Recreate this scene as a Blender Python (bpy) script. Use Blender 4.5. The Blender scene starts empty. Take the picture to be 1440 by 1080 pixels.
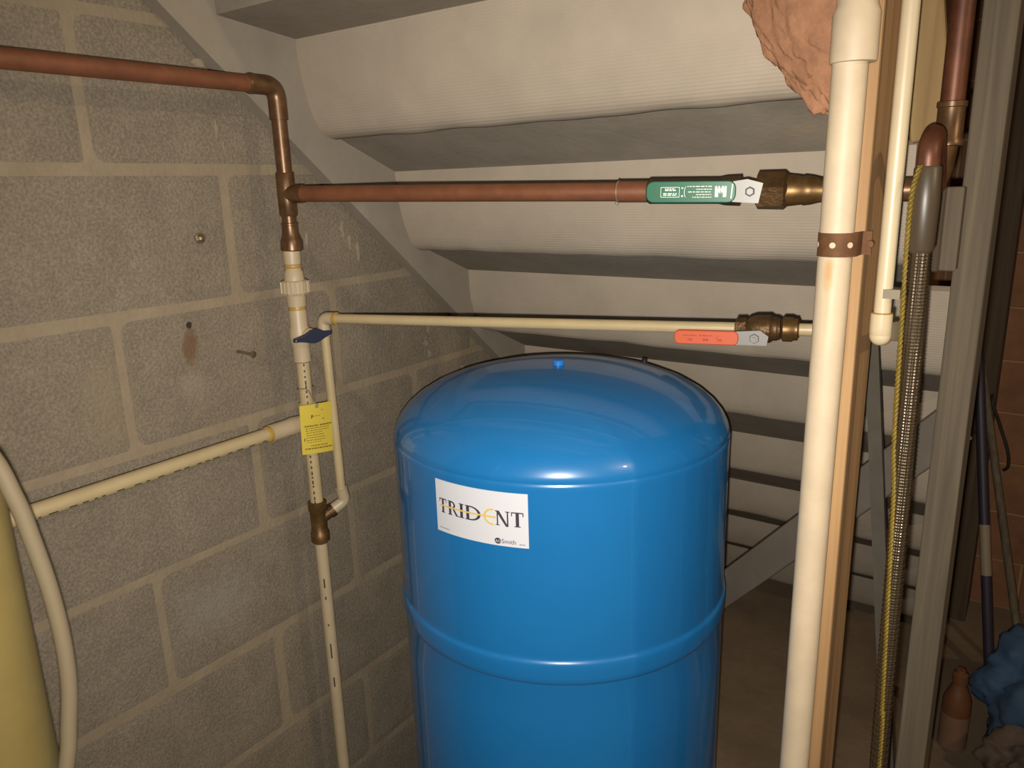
import bpy, bmesh, math, random
from mathutils import Vector, Matrix, noise
random.seed(7)
S = bpy.context.scene
COL = S.collection
V = Vector
PI = math.pi

# ------------------------------------------------------------------ camera
CAM_POS = V((1.0853, 0.0, -0.0373))
yaw, pitch, roll = 0.62312, 0.25541, -0.03065
fw = V((-math.sin(yaw)*math.cos(pitch), math.cos(yaw)*math.cos(pitch), -math.sin(pitch)))
rt0 = V((math.cos(yaw), math.sin(yaw), 0)); up0 = rt0.cross(fw)
rt = rt0*math.cos(roll) + up0*math.sin(roll); up = -rt0*math.sin(roll) + up0*math.cos(roll)
cd = bpy.data.cameras.new('camera'); cam = bpy.data.objects.new('camera', cd); COL.objects.link(cam)
cd.sensor_fit = 'HORIZONTAL'; cd.sensor_width = 36; cd.lens = 36*1069.4/1440; cd.clip_start = 0.01
cam.matrix_world = Matrix(((rt.x, up.x, -fw.x, CAM_POS.x), (rt.y, up.y, -fw.y, CAM_POS.y), (rt.z, up.z, -fw.z, CAM_POS.z), (0, 0, 0, 1)))
S.camera = cam

# ------------------------------------------------------------------ light and exposure
S.view_settings.view_transform = 'Standard'; S.view_settings.look = 'None'
S.view_settings.gamma = 1; S.view_settings.use_curve_mapping = False
S.view_settings.exposure = 0.75
w = bpy.data.worlds.new('world'); S.world = w; w.use_nodes = True
w.node_tree.nodes['Background'].inputs[0].default_value = (0.9, 0.72, 0.5, 1)
w.node_tree.nodes['Background'].inputs[1].default_value = 0.02
def lamp(name, loc, power, color, radius, kind='POINT'):
    l = bpy.data.lights.new(name, kind); l.energy = power; l.color = color; l.shadow_soft_size = radius
    o = bpy.data.objects.new(name, l); COL.objects.link(o); o.location = loc; return o
# the phone's flash beside the lens (its glints sit on the tank's centre line) and the bulb off to the right
# whose small second glint shows on the tank's shoulder
fl = lamp('phone_flash_offscreen', CAM_POS - up*0.017 - rt*0.005 + fw*0.01, 38.0, (1.0, 0.95, 0.87), 0.004, 'SPOT')
fl.data.spot_size = math.radians(118); fl.data.spot_blend = 1.0
fl.matrix_world = Matrix.Translation(fl.location) @ (-fw).to_track_quat('Z', 'Y').to_matrix().to_4x4()
lamp('basement_bulb_offscreen', (2.5, 0.45, 0.75), 16.0, (1.0, 0.82, 0.58), 0.03)

# ------------------------------------------------------------------ materials
def mat(name, color, rough=0.6, metal=0.0, var=0.0, vscale=8.0, bump=0.0, bscale=60.0, dark=None, coat=0.0, spec=0.5, extra=None, warm=True):
    if warm: color = tuple(c*k for c, k in zip(color, (1.0, 0.88, 0.72)))
    m = bpy.data.materials.new(name); m.use_nodes = True
    nt = m.node_tree; b = nt.nodes['Principled BSDF']
    b.inputs['Base Color'].default_value = (*color, 1); b.inputs['Roughness'].default_value = rough
    b.inputs['Metallic'].default_value = metal; b.inputs['Coat Weight'].default_value = coat
    b.inputs['Specular IOR Level'].default_value = spec
    b.inputs['Coat Roughness'].default_value = 0.05
    tc = nt.nodes.new('ShaderNodeNewGeometry')
    pos = tc.outputs['Position']
    last = None
    if var > 0:
        n = nt.nodes.new('ShaderNodeTexNoise'); n.inputs['Scale'].default_value = vscale; n.inputs['Detail'].default_value = 6
        n.inputs['Roughness'].default_value = 0.65
        nt.links.new(pos, n.inputs['Vector'])
        r = nt.nodes.new('ShaderNodeValToRGB'); r.color_ramp.elements[0].position = 0.3; r.color_ramp.elements[1].position = 0.7
        d = dark if dark else tuple(c*(1-var) for c in color)
        l = tuple(min(1, c*(1+var*0.45)) for c in color)
        r.color_ramp.elements[0].color = (*d, 1); r.color_ramp.elements[1].color = (*l, 1)
        nt.links.new(n.outputs['Fac'], r.inputs['Fac']); last = r.outputs['Color']
        nt.links.new(last, b.inputs['Base Color'])
    if bump > 0:
        n2 = nt.nodes.new('ShaderNodeTexNoise'); n2.inputs['Scale'].default_value = bscale; n2.inputs['Detail'].default_value = 5
        nt.links.new(pos, n2.inputs['Vector'])
        bp = nt.nodes.new('ShaderNodeBump'); bp.inputs['Strength'].default_value = bump; bp.inputs['Distance'].default_value = 0.004
        nt.links.new(n2.outputs['Fac'], bp.inputs['Height']); nt.links.new(bp.outputs['Normal'], b.inputs['Normal'])
    m['last'] = 1
    if extra: extra(nt, b, pos, last)
    return m
def mixcol(nt, a, bcol, fac):
    mx = nt.nodes.new('ShaderNodeMix'); mx.data_type = 'RGBA'
    nt.links.new(a, mx.inputs[6])
    mx.inputs[7].default_value = (*bcol, 1)
    if isinstance(fac, float): mx.inputs[0].default_value = fac
    else: nt.links.new(fac, mx.inputs[0])
    return mx.outputs[2]
def math_n(nt, op, a, b=None, clamp=False):
    n = nt.nodes.new('ShaderNodeMath'); n.operation = op; n.use_clamp = clamp
    for i, x in enumerate((a, b)):
        if x is None: continue
        if isinstance(x, (int, float)): n.inputs[i].default_value = x
        else: nt.links.new(x, n.inputs[i])
    return n.outputs[0]
def blob(nt, pos, c, rad, soft=0.5):
    """soft elliptical patch around world point c with radii rad, broken up by noise"""
    mp = nt.nodes.new('ShaderNodeVectorMath'); mp.operation = 'SUBTRACT'; nt.links.new(pos, mp.inputs[0]); mp.inputs[1].default_value = c
    dv = nt.nodes.new('ShaderNodeVectorMath'); dv.operation = 'DIVIDE'; nt.links.new(mp.outputs[0], dv.inputs[0]); dv.inputs[1].default_value = rad
    ln = nt.nodes.new('ShaderNodeVectorMath'); ln.operation = 'LENGTH'; nt.links.new(dv.outputs[0], ln.inputs[0])
    nz = nt.nodes.new('ShaderNodeTexNoise'); nz.inputs['Scale'].default_value = 55; nt.links.new(pos, nz.inputs['Vector'])
    a = math_n(nt, 'ADD', ln.outputs['Value'], math_n(nt, 'MULTIPLY', math_n(nt, 'SUBTRACT', nz.outputs['Fac'], 0.5), 1.1))
    mr = nt.nodes.new('ShaderNodeMapRange'); mr.clamp = True
    nt.links.new(a, mr.inputs['Value']); mr.inputs['From Min'].default_value = 1.0; mr.inputs['From Max'].default_value = 1.0-soft
    mr.inputs['To Min'].default_value = 0; mr.inputs['To Max'].default_value = 1
    return mr.outputs['Result']
def speckle(nt, b, pos, last):
    # exposed aggregate: fine light and dark grains
    v = nt.nodes.new('ShaderNodeTexNoise'); v.inputs['Scale'].default_value = 260; v.inputs['Detail'].default_value = 3
    nt.links.new(pos, v.inputs['Vector'])
    r = nt.nodes.new('ShaderNodeValToRGB'); r.color_ramp.elements[0].position = 0.36; r.color_ramp.elements[1].position = 0.66
    r.color_ramp.elements[0].color = (0.82, 0.82, 0.82, 1); r.color_ramp.elements[1].color = (1.15, 1.15, 1.15, 1)
    nt.links.new(v.outputs['Fac'], r.inputs['Fac'])
    mu = nt.nodes.new('ShaderNodeMix'); mu.data_type = 'RGBA'; mu.blend_type = 'MULTIPLY'; mu.inputs[0].default_value = 1
    nt.links.new(last, mu.inputs[6]); nt.links.new(r.outputs['Color'], mu.inputs[7])
    return mu.outputs[2]
def block_extra(nt, b, pos, last):
    c = speckle(nt, b, pos, last)
    c = mixcol(nt, c, (0.25, 0.20, 0.125), math_n(nt, 'MULTIPLY', blob(nt, pos, (0, 0.515, -0.32), (0.2, 0.045, 0.09), 0.8), 0.6))
    c = mixcol(nt, c, (0.28, 0.23, 0.165), math_n(nt, 'MULTIPLY', blob(nt, pos, (0, 0.647, -0.325), (0.2, 0.026, 0.03), 0.6), 0.5))
    c = mixcol(nt, c, (0.14, 0.075, 0.035), math_n(nt, 'MULTIPLY', blob(nt, pos, (0, 0.655, -0.263), (0.2, 0.016, 0.036), 0.5), 0.75))
    c = mixcol(nt, c, (0.04, 0.03, 0.02), blob(nt, pos, (0, 0.657, -0.232), (0.2, 0.006, 0.006), 0.4))
    c = mixcol(nt, c, (0.28, 0.25, 0.21), math_n(nt, 'MULTIPLY', blob(nt, pos, (0, 0.64, -0.70), (0.2, 0.10, 0.06), 0.9), 0.5))
    nt.links.new(c, b.inputs['Base Color'])
def paper_extra(nt, b, pos, last):
    # fine horizontal crimp lines of the facing
    sp = nt.nodes.new('ShaderNodeSeparateXYZ'); nt.links.new(pos, sp.inputs[0])
    s = math_n(nt, 'SINE', math_n(nt, 'MULTIPLY', sp.outputs[2], 1500.0))
    n = nt.nodes.new('ShaderNodeTexNoise'); n.inputs['Scale'].default_value = 30; nt.links.new(pos, n.inputs['Vector'])
    h = math_n(nt, 'ADD', math_n(nt, 'MULTIPLY', s, 0.25), n.outputs['Fac'])
    bp = nt.nodes.new('ShaderNodeBump'); bp.inputs['Strength'].default_value = 0.22; bp.inputs['Distance'].default_value = 0.002
    nt.links.new(h, bp.inputs['Height']); nt.links.new(bp.outputs['Normal'], b.inputs['Normal'])
def stair_extra(nt, b, pos, last):
    c = mixcol(nt, last, (0.40, 0.31, 0.21), math_n(nt, 'MULTIPLY', blob(nt, pos, (0.82, 1.1, 0.02), (0.10, 0.3, 0.022), 0.8), 0.6))
    nt.links.new(c, b.inputs['Base Color'])
def pvc_extra(nt, b, pos, last):
    c = mixcol(nt, last, (0.50, 0.24, 0.08), math_n(nt, 'MULTIPLY', blob(nt, pos, (0.896, 0.826, -0.134), (0.006, 0.05, 0.024), 0.9), 0.9))
    c = mixcol(nt, c, (0.55, 0.33, 0.14), math_n(nt, 'MULTIPLY', blob(nt, pos, (0.896, 0.826, -0.165), (0.004, 0.05, 0.05), 0.9), 0.5))
    nt.links.new(c, b.inputs['Base Color'])
def braid_extra(nt, b, pos, last):
    sp = nt.nodes.new('ShaderNodeSeparateXYZ'); nt.links.new(pos, sp.inputs[0])
    def wave(sx): return math_n(nt, 'SINE', math_n(nt, 'ADD', math_n(nt, 'MULTIPLY', sp.outputs[2], 900.0), math_n(nt, 'MULTIPLY', sp.outputs[0], sx)))
    h = math_n(nt, 'MULTIPLY', wave(900.0), wave(-900.0))
    bp = nt.nodes.new('ShaderNodeBump'); bp.inputs['Strength'].default_value = 0.55; bp.inputs['Distance'].default_value = 0.001
    nt.links.new(h, bp.inputs['Height']); nt.links.new(bp.outputs['Normal'], b.inputs['Normal'])
def wood_fn(axis_scale, c1, c2):
    def f(nt, b, pos, last):
        c1_, c2_ = [tuple(c*k for c, k in zip(q, (1.0, 0.90, 0.76))) for q in (c1, c2)]
        mp = nt.nodes.new('ShaderNodeVectorMath'); mp.operation = 'MULTIPLY'; nt.links.new(pos, mp.inputs[0]); mp.inputs[1].default_value = axis_scale
        n = nt.nodes.new('ShaderNodeTexNoise'); n.inputs['Scale'].default_value = 1.0; n.inputs['Detail'].default_value = 6; n.inputs['Distortion'].default_value = 0.6
        nt.links.new(mp.outputs[0], n.inputs['Vector'])
        r = nt.nodes.new('ShaderNodeValToRGB'); r.color_ramp.elements[0].position = 0.32; r.color_ramp.elements[1].position = 0.68
        r.color_ramp.elements[0].color = (*c1_, 1); r.color_ramp.elements[1].color = (*c2_, 1)
        nt.links.new(n.outputs['Fac'], r.inputs['Fac']); nt.links.new(r.outputs['Color'], b.inputs['Base Color'])
    return f
M = {}
M['block'] = mat('concrete_block', (0.222, 0.205, 0.182), 0.95, var=0.16, vscale=14, bump=0.45, bscale=190, spec=0.15, extra=block_extra)
M['mortar'] = mat('mortar', (0.275, 0.246, 0.200), 0.95, var=0.14, vscale=18, bump=0.4, bscale=120, spec=0.15)
M['paint_drip'] = mat('dried_mortar_drip', (0.30, 0.27, 0.225), 0.9, var=0.2, vscale=60)
M['stair'] = mat('stair_concrete', (0.29, 0.278, 0.262), 0.9, var=0.18, vscale=9, bump=0.15, bscale=90, spec=0.2, extra=stair_extra)
M['stringer'] = mat('stringer_concrete', (0.29, 0.278, 0.262), 0.9, var=0.12, vscale=10, bump=0.1, bscale=90, spec=0.2)
M['paper'] = mat('cream_facing', (0.41, 0.385, 0.360), 0.9, var=0.12, vscale=7, spec=0.15, extra=paper_extra)
M['copper'] = mat('copper_pipe', (0.20, 0.083, 0.045), 0.5, 0.25, var=0.25, vscale=30)
M['copper_old'] = mat('tarnished_copper', (0.145, 0.085, 0.045), 0.36, 0.5, var=0.45, vscale=45)
M['copper_dark'] = mat('dark_copper', (0.13, 0.052, 0.03), 0.45, 0.4, var=0.4, vscale=30)
M['solder'] = mat('solder', (0.60, 0.55, 0.45), 0.35, 0.8)
M['cpvc'] = mat('cpvc_cream', (0.42, 0.37, 0.245), 0.42, var=0.10, vscale=20)
M['cpvc_pale'] = mat('cpvc_pale_fitting', (0.42, 0.375, 0.29), 0.45, var=0.08, vscale=30)
M['cpvc_white'] = mat('white_pipe', (0.54, 0.49, 0.38), 0.4, var=0.05, vscale=20)
M['glue'] = mat('dried_glue', (0.36, 0.25, 0.07), 0.4)
M['pvc'] = mat('white_pvc', (0.56, 0.50, 0.41), 0.55, var=0.10, vscale=25, extra=pvc_extra)
M['ink'] = mat('black_print', (0.05, 0.04, 0.03), 0.7)
M['brass'] = mat('brass', (0.17, 0.105, 0.042), 0.42, 0.65, var=0.4, vscale=60)
M['brass_dark'] = mat('dark_brass', (0.11, 0.066, 0.030), 0.45, 0.6, var=0.4, vscale=70, bump=0.3, bscale=200)
M['chrome'] = mat('chrome', (0.20, 0.19, 0.175), 0.45, 0.35, warm=False)
M['green'] = mat('green_vinyl', (0.022, 0.13, 0.07), 0.35, var=0.1, warm=False)
M['white_ink'] = mat('white_print', (0.72, 0.76, 0.66), 0.6, warm=False)
M['red'] = mat('orange_red_vinyl', (0.50, 0.098, 0.042), 0.4)
M['red_ink'] = mat('dark_red_print', (0.30, 0.03, 0.015), 0.6)
M['blue_handle'] = mat('navy_plastic', (0.025, 0.03, 0.055), 0.4, warm=False)
M['tag'] = mat('yellow_card', (0.60, 0.46, 0.06), 0.5, warm=False)
M['tag_ink'] = mat('olive_print', (0.16, 0.12, 0.01), 0.7)
M['blue'] = mat('glossy_blue_paint', (0.012, 0.165, 0.43), 0.30, var=0.05, vscale=3, coat=0.6, spec=0.5, warm=False)
M['blue_cap'] = mat('light_blue_plastic', (0.02, 0.22, 0.72), 0.35, warm=False)
M['label_white'] = mat('white_sticker', (0.70, 0.70, 0.74), 0.35, warm=False)
M['label_dark'] = mat('charcoal_print', (0.055, 0.045, 0.06), 0.5, warm=False)
M['label_gold'] = mat('gold_print', (0.72, 0.52, 0.14), 0.5, warm=False)
M['wood'] = mat('pine_post', (0.5, 0.3, 0.1), 0.7, extra=wood_fn((60, 60, 2.0), (0.31, 0.185, 0.088), (0.45, 0.30, 0.155)))
M['grey_wood'] = mat('weathered_wood', (0.25, 0.22, 0.17), 0.85, extra=wood_fn((90, 90, 2.5), (0.095, 0.08, 0.06), (0.165, 0.143, 0.11)))
M['dark_wood'] = mat('dark_wood', (0.1, 0.075, 0.05), 0.85, extra=wood_fn((70, 70, 2.0), (0.055, 0.038, 0.024), (0.095, 0.07, 0.044)))
M['olive_wood'] = mat('tan_board', (0.3, 0.22, 0.1), 0.8, extra=wood_fn((60, 60, 2.0), (0.20, 0.135, 0.06), (0.30, 0.215, 0.10)))
M['lath'] = mat('dark_grey_lath', (0.095, 0.088, 0.078), 0.85, var=0.2, vscale=20)
M['pale_board'] = mat('pale_board', (0.145, 0.132, 0.122), 0.8, var=0.2, vscale=10)
M['clay'] = mat('clay_tile', (0.26, 0.135, 0.075), 0.85, var=0.28, vscale=12, bump=0.25, bscale=120)
M['clay_mortar'] = mat('clay_joint', (0.36, 0.24, 0.14), 0.95, var=0.15)
M['floor'] = mat('concrete_floor', (0.24, 0.19, 0.14), 0.95, var=0.3, vscale=5, bump=0.3, bscale=50)
M['plain'] = mat('basement_wall', (0.25, 0.21, 0.15), 0.95, var=0.1)
M['ceil'] = mat('ceiling_boards', (0.22, 0.16, 0.09), 0.95, var=0.15)
M['pink'] = mat('pink_fibreglass', (0.33, 0.185, 0.125), 0.98, var=0.30, vscale=40, bump=0.35, bscale=220, spec=0.05)
M['rust'] = mat('rusty_steel', (0.15, 0.072, 0.032), 0.75, 0.3, var=0.4, vscale=60)
M['steel'] = mat('grey_steel', (0.32, 0.28, 0.22), 0.4, 0.8, var=0.3, vscale=80)
M['hose'] = mat('dark_braided_hose', (0.085, 0.068, 0.048), 0.26, 0.5, extra=braid_extra)
M['rubber'] = mat('dark_rubber_collar', (0.06, 0.048, 0.034), 0.4)
M['cable'] = mat('yellow_cable', (0.17, 0.125, 0.012), 0.5, var=0.3, vscale=60)
M['clip'] = mat('grey_clip', (0.20, 0.18, 0.14), 0.6)
M['pex'] = mat('cream_tubing', (0.19, 0.168, 0.122), 0.5, var=0.06, vscale=12)
M['olive_tube'] = mat('mustard_tube', (0.21, 0.175, 0.065), 0.55, var=0.15, vscale=10)
M['navy'] = mat('navy_tape', (0.035, 0.028, 0.045), 0.5, warm=False)
M['pole_white'] = mat('dull_white_tape', (0.30, 0.27, 0.22), 0.6)
M['black'] = mat('black_rubber', (0.02, 0.018, 0.015), 0.5)
M['bag'] = mat('blue_plastic_film', (0.075, 0.135, 0.23), 0.22, var=0.25, vscale=9, warm=False)
M['film'] = mat('clear_plastic_film', (0.17, 0.14, 0.13), 0.2, var=0.4, vscale=14)
M['card'] = mat('tan_card', (0.42, 0.34, 0.22), 0.8)
M['bottle'] = mat('terracotta_plastic', (0.16, 0.075, 0.035), 0.5, var=0.2)
M['bottle_low'] = mat('pale_pink_label', (0.24, 0.15, 0.11), 0.6, var=0.2)

# ------------------------------------------------------------------ mesh helpers
def link(name, bm, m, parent=None, smooth=False, autosmooth=True):
    bmesh.ops.recalc_face_normals(bm, faces=bm.faces)
    me = bpy.data.meshes.new(name); bm.to_mesh(me); bm.free()
    if m: me.materials.append(M[m] if isinstance(m, str) else m)
    if smooth:
        for p in me.polygons: p.use_smooth = True
    o = bpy.data.objects.new(name, me); COL.objects.link(o)
    if smooth and autosmooth:
        try: me.set_sharp_from_angle(angle=math.radians(38))
        except Exception: pass
    if parent:
        o.parent = parent; o.matrix_parent_inverse = Matrix.Translation(-parent.location)
    return o
def thing(name, label, cat, loc=(0, 0, 0), group=None):
    o = bpy.data.objects.new(name, None); COL.objects.link(o); o.location = loc; o.empty_display_size = 0.05
    return tag(o, label, cat, group)
def tag(o, label, cat, group=None):
    o['label'] = label; o['category'] = cat
    if group: o['group'] = group
    return o
def struct(o, label=None, cat=None):
    o['kind'] = 'structure'
    if label: o['label'] = label
    if cat: o['category'] = cat
    return o
def B(): return bmesh.new()
def box(bm, lo, hi, mtx=None):
    vs = [bm.verts.new(V((x, y, z))) for x in (lo[0], hi[0]) for y in (lo[1], hi[1]) for z in (lo[2], hi[2])]
    if mtx:
        for v in vs: v.co = mtx @ v.co
    for f in ((0, 1, 3, 2), (4, 6, 7, 5), (0, 4, 5, 1), (2, 3, 7, 6), (0, 2, 6, 4), (1, 5, 7, 3)): bm.faces.new([vs[i] for i in f])
    return vs
def bevelled(bm, wd=0.003, seg=2):
    bmesh.ops.bevel(bm, geom=list(bm.edges), offset=wd, segments=seg, affect='EDGES', profile=0.5)
    return bm
def frame(d, ref=None):
    d = V(d).normalized()
    a = V(ref) if ref else (V((0, 0, 1)) if abs(d.z) < 0.9 else V((1, 0, 0)))
    x = (a - d*a.dot(d)).normalized(); y = d.cross(x)
    return x, y, d
def tube(bm, pts, r, n=18, caps=True):
    pts = [V(p) for p in pts]; rings = []
    rs = r if isinstance(r, (list, tuple)) else [r]*len(pts)
    t0 = (pts[1]-pts[0]).normalized(); x, y, _ = frame(t0)
    for i, p in enumerate(pts):
        t = (pts[min(i+1, len(pts)-1)] - pts[max(i-1, 0)]).normalized()
        x = (x - t*x.dot(t)).normalized(); y = t.cross(x)
        rings.append([bm.verts.new(p + (x*math.cos(a)+y*math.sin(a))*rs[i]) for a in [2*PI*k/n for k in range(n)]])
    for a, b in zip(rings, rings[1:]):
        for k in range(n): bm.faces.new((a[k], a[(k+1) % n], b[(k+1) % n], b[k]))
    if caps: bm.faces.new(rings[0]); bm.faces.new(rings[-1])
def lathe(bm, o, d, prof, n=28, facets=None, phase=0.0):
    """prof: list of (distance along d, radius)"""
    x, y, d = frame(d); o = V(o); n = facets or n; rings = []
    for s, r in prof:
        if r < 1e-6: rings.append([bm.verts.new(o + d*s)])
        else: rings.append([bm.verts.new(o + d*s + (x*math.cos(a)+y*math.sin(a))*r) for a in [2*PI*k/n+phase for k in range(n)]])
    for a, b in zip(rings, rings[1:]):
        if len(a) == 1 and len(b) == 1: continue
        for k in range(n):
            k2 = (k+1) % n
            if len(a) == 1: bm.faces.new((a[0], b[k2], b[k]))
            elif len(b) == 1: bm.faces.new((a[k], a[k2], b[0]))
            else: bm.faces.new((a[k], a[k2], b[k2], b[k]))
    if len(rings[0]) > 2: bm.faces.new(rings[0])
    if len(rings[-1]) > 2: bm.faces.new(rings[-1])
def fillet(pts, rad, seg=8):
    pts = [V(p) for p in pts]; out = [pts[0]]
    for a, b, c in zip(pts, pts[1:], pts[2:]):
        u = (a-b).normalized(); v = (c-b).normalized()
        ang = u.angle(v); t = min(rad/math.tan(ang/2), (a-b).length*0.49, (c-b).length*0.49); 
        p1 = b+u*t; p2 = b+v*t
        for i in range(seg+1):
            f = i/seg; out.append((p1*(1-f)+b*f)*(1-f) + (b*(1-f)+p2*f)*f)
    out.append(pts[-1]); return out
def spline(pts, sub=10):
    pts = [V(p) for p in pts]; P = [pts[0]*2-pts[1]] + pts + [pts[-1]*2-pts[-2]]; out = []
    for i in range(1, len(P)-2):
        a, b, c, d = P[i-1:i+3]
        for k in range(sub):
            t = k/sub
            out.append(0.5*((2*b)+(c-a)*t+(2*a-5*b+4*c-d)*t*t+(3*b-a-3*c+d)*t**3))
    out.append(pts[-1]); return out
def extrude_poly(bm, pts2, to3, n3, th):
    """closed 2-D outline -> prism. to3 maps (u,v) to a point, n3 = direction of thickness"""
    a = [bm.verts.new(to3(u, v)) for u, v in pts2]; b = [bm.verts.new(to3(u, v) + V(n3)*th) for u, v in pts2]
    bm.faces.new(a); bm.faces.new(b)
    for i in range(len(a)):
        j = (i+1) % len(a); bm.faces.new((a[i], a[j], b[j], b[i]))
def round_rect(u0, v0, u1, v1, r, seg=4):
    out = []
    for cx, cy, a0 in ((u1-r, v1-r, 0), (u0+r, v1-r, 90), (u0+r, v0+r, 180), (u1-r, v0+r, 270)):
        for i in range(seg+1):
            a = math.radians(a0+90*i/seg); out.append((cx+r*math.cos(a), cy+r*math.sin(a)))
    return out

FLOOR = -1.4224; CEIL = 1.2
# ------------------------------------------------------------------ the room
bm = B(); box(bm, (-0.25, -2.6, FLOOR-0.1), (3.3, 3.0, FLOOR)); struct(link('floor', bm, 'floor'))
bm = B(); box(bm, (-0.25, -2.6, CEIL), (3.3, 3.0, CEIL+0.1)); struct(link('ceiling', bm, 'ceil'))
bm = B(); box(bm, (3.1, -2.6, FLOOR), (3.3, 2.9, CEIL)); struct(link('wall_right', bm, 'plain'))
bm = B(); box(bm, (-0.2, -2.6, FLOOR), (3.1, -2.45, CEIL)); struct(link('wall_front', bm, 'plain'))

# left wall: mortar bed with each concrete block standing a little proud of it
bm = B(); box(bm, (-0.22, -2.45, FLOOR), (0.0, 2.92, CEIL)); wl = struct(link('wall_left', bm, 'mortar'))
H = 0.2032; Y0 = 0.544
def block_mesh(L, Hh, seed):
    rnd = random.Random(seed); bm = B()
    r = 0.005 + rnd.random()**4*0.024
    def ring(ins, x, rr):
        pts = round_rect(-L/2+ins, -Hh/2+ins, L/2-ins, Hh/2-ins, rr, 5)
        return [bm.verts.new((x, u + 0.0022*noise.noise(V((u*30, v*30, seed*3.1))), v + 0.0022*noise.noise(V((v*30+9, u*30, seed*7.7))))) for u, v in pts]
    a = ring(-0.002, -0.004, r); b = ring(0.0, 0.0001, r); c = ring(0.012, 0.0009, max(0.003, r-0.005))
    for p, q in ((a, b), (b, c)):
        for i in range(len(p)):
            j = (i+1) % len(p); bm.faces.new((p[i], p[j], q[j], q[i]))
    bm.faces.new(c); bmesh.ops.recalc_face_normals(bm, faces=bm.faces)
    me = bpy.data.meshes.new('block'); bm.to_mesh(me); bm.free(); me.materials.append(M['block'])
    return me
variants = [block_mesh(0.391, 0.187, s) for s in range(7)]
for course in range(-6, 8):                       # course c spans z from -c*H down to -(c+1)*H
    zc = -(course+0.5)*H
    if zc-0.09 < FLOOR-0.1 or zc > CEIL: continue
    off = 0.0 if course % 2 else H                 # running bond
    for k in range(-6, 6):
        yc = Y0 + off + 2*H*k + H
        if yc > 2.55 or yc < -2.3: continue
        o = bpy.data.objects.new('block', variants[(course*7+k*3) % 7]); COL.objects.link(o); o.parent = wl
        o.location = (0, yc + random.uniform(-.003, .003), zc + random.uniform(-.002, .002))
        o.rotation_euler = (random.uniform(-.006, .006), 0, 0)

# back wall of clay tile
YB = 2.72
bm = B(); box(bm, (-0.2, YB, FLOOR), (3.1, YB+0.2, CEIL)); wb = struct(link('wall_back', bm, 'clay_mortar'))
def tile_mesh():
    bm = B(); box(bm, (-0.149, -0.0025, -0.0785), (0.149, 0.02, 0.0785)); bevelled(bm, 0.002, 1)
    me = bpy.data.meshes.new('tile'); bm.to_mesh(me); bm.free(); me.materials.append(M['clay']); return me
tm = tile_mesh()
for r in range(15):
    for k in range(6):
        x = 0.35 + 0.306*k + (0.153 if r % 2 else 0)
        if x > 1.75: continue
        o = bpy.data.objects.new('tile', tm); COL.objects.link(o); o.parent = wb
        o.location = (x, YB - random.uniform(0, .002), -1.340 + 0.164*r)

# ------------------------------------------------------------------ staircase seen from below
RUN, RISE = 0.2115, 0.2090
stair = thing('staircase', 'grey concrete staircase seen from below, with cream lined risers, running down the block wall', 'staircase', (0.5, 1.4, FLOOR))
def step_pt(k): return 0.894 + RUN*(k-1), 0.206 - RISE*(k-1)
SX = 0.03
def strip(profile, x0, x1, nx, wob, seed, thick):
    """extrude a YZ profile along X, with slight waviness, and give it thickness to the far side"""
    bm = B(); g = []
    for i in range(nx+1):
        x = x0 + (x1-x0)*i/nx; row = []
        for j, (y, z) in enumerate(profile):
            f = wob*min(1, j/3)
            row.append(bm.verts.new((x, y + f*noise.noise(V((x*9, j*0.5, seed))), z + f*0.8*noise.noise(V((x*14+5, j*.2, seed+3))))))
        g.append(row)
    back = [[bm.verts.new((v.co.x, v.co.y+thick[0], v.co.z+thick[1])) for v in row] for row in g]
    n = len(profile)
    for i in range(nx):
        for j in range(n-1):
            bm.faces.new((g[i][j], g[i+1][j], g[i+1][j+1], g[i][j+1]))
            bm.faces.new((back[i][j], back[i][j+1], back[i+1][j+1], back[i+1][j]))
        for j in (0, n-1): bm.faces.new((g[i][j], back[i][j], back[i+1][j], g[i+1][j]))
    for i in (0, nx):
        for j in range(n-1): bm.faces.new((g[i][j], g[i][j+1], back[i][j+1], back[i][j]))
    return bm
PANEL = [(0, 0), (0.001, -0.02), (0.003, -0.045), (0.008, -0.075), (0.016, -0.103), (0.026, -0.127), (0.035, -0.143), (0.045, -0.152), (0.057, -0.156), (0.070, -0.157)]
for k in range(-3, 9):
    y, z = step_pt(k)
    x1 = 0.869 if k <= 1 else {2: 0.925, 3: 0.967, 7: 0.905, 8: 0.895}.get(k, 0.945)
    hz = 1.0 if k <= 2 else (0.92 if k == 3 else 0.70); hy = 1.0 if k <= 2 else (0.85 if k == 3 else 0.55)
    pr = [(y+a*hy, max(z+b*hz, FLOOR+.001-.0001*i)) for i, (a, b) in enumerate(PANEL)]
    link('riser_panel', strip(pr, SX-0.004, x1, 36, 0.0035, k*2.3, (0.012, 0.006)), 'paper', stair, smooth=True)
    # concrete: riser behind the panel, tread underside, lip above the next panel, tread top
    bm = B(); yy, zz = y+0.004, z
    mid = [(yy+0.064, zz-0.196)] if k <= 0 else []
    prof = [(yy+0.012, zz+0.0), (yy+0.062*hy, zz-0.150*hz)] + mid + [(yy+RUN-0.002, zz-RISE-0.003), (yy+RUN+0.03, zz-RISE-0.003), (yy+RUN+0.03, zz-0.10*hz), (yy+0.03, zz-0.08*hz), (yy+0.03, zz)]
    if k >= 7: prof = [(a, max(b, FLOOR)) for a, b in prof]
    extrude_poly(bm, prof, lambda u, v: V((SX-0.004, u, v)), (1, 0, 0), x1-SX+0.004)
    link('step', bm, 'stair', stair)
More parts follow.
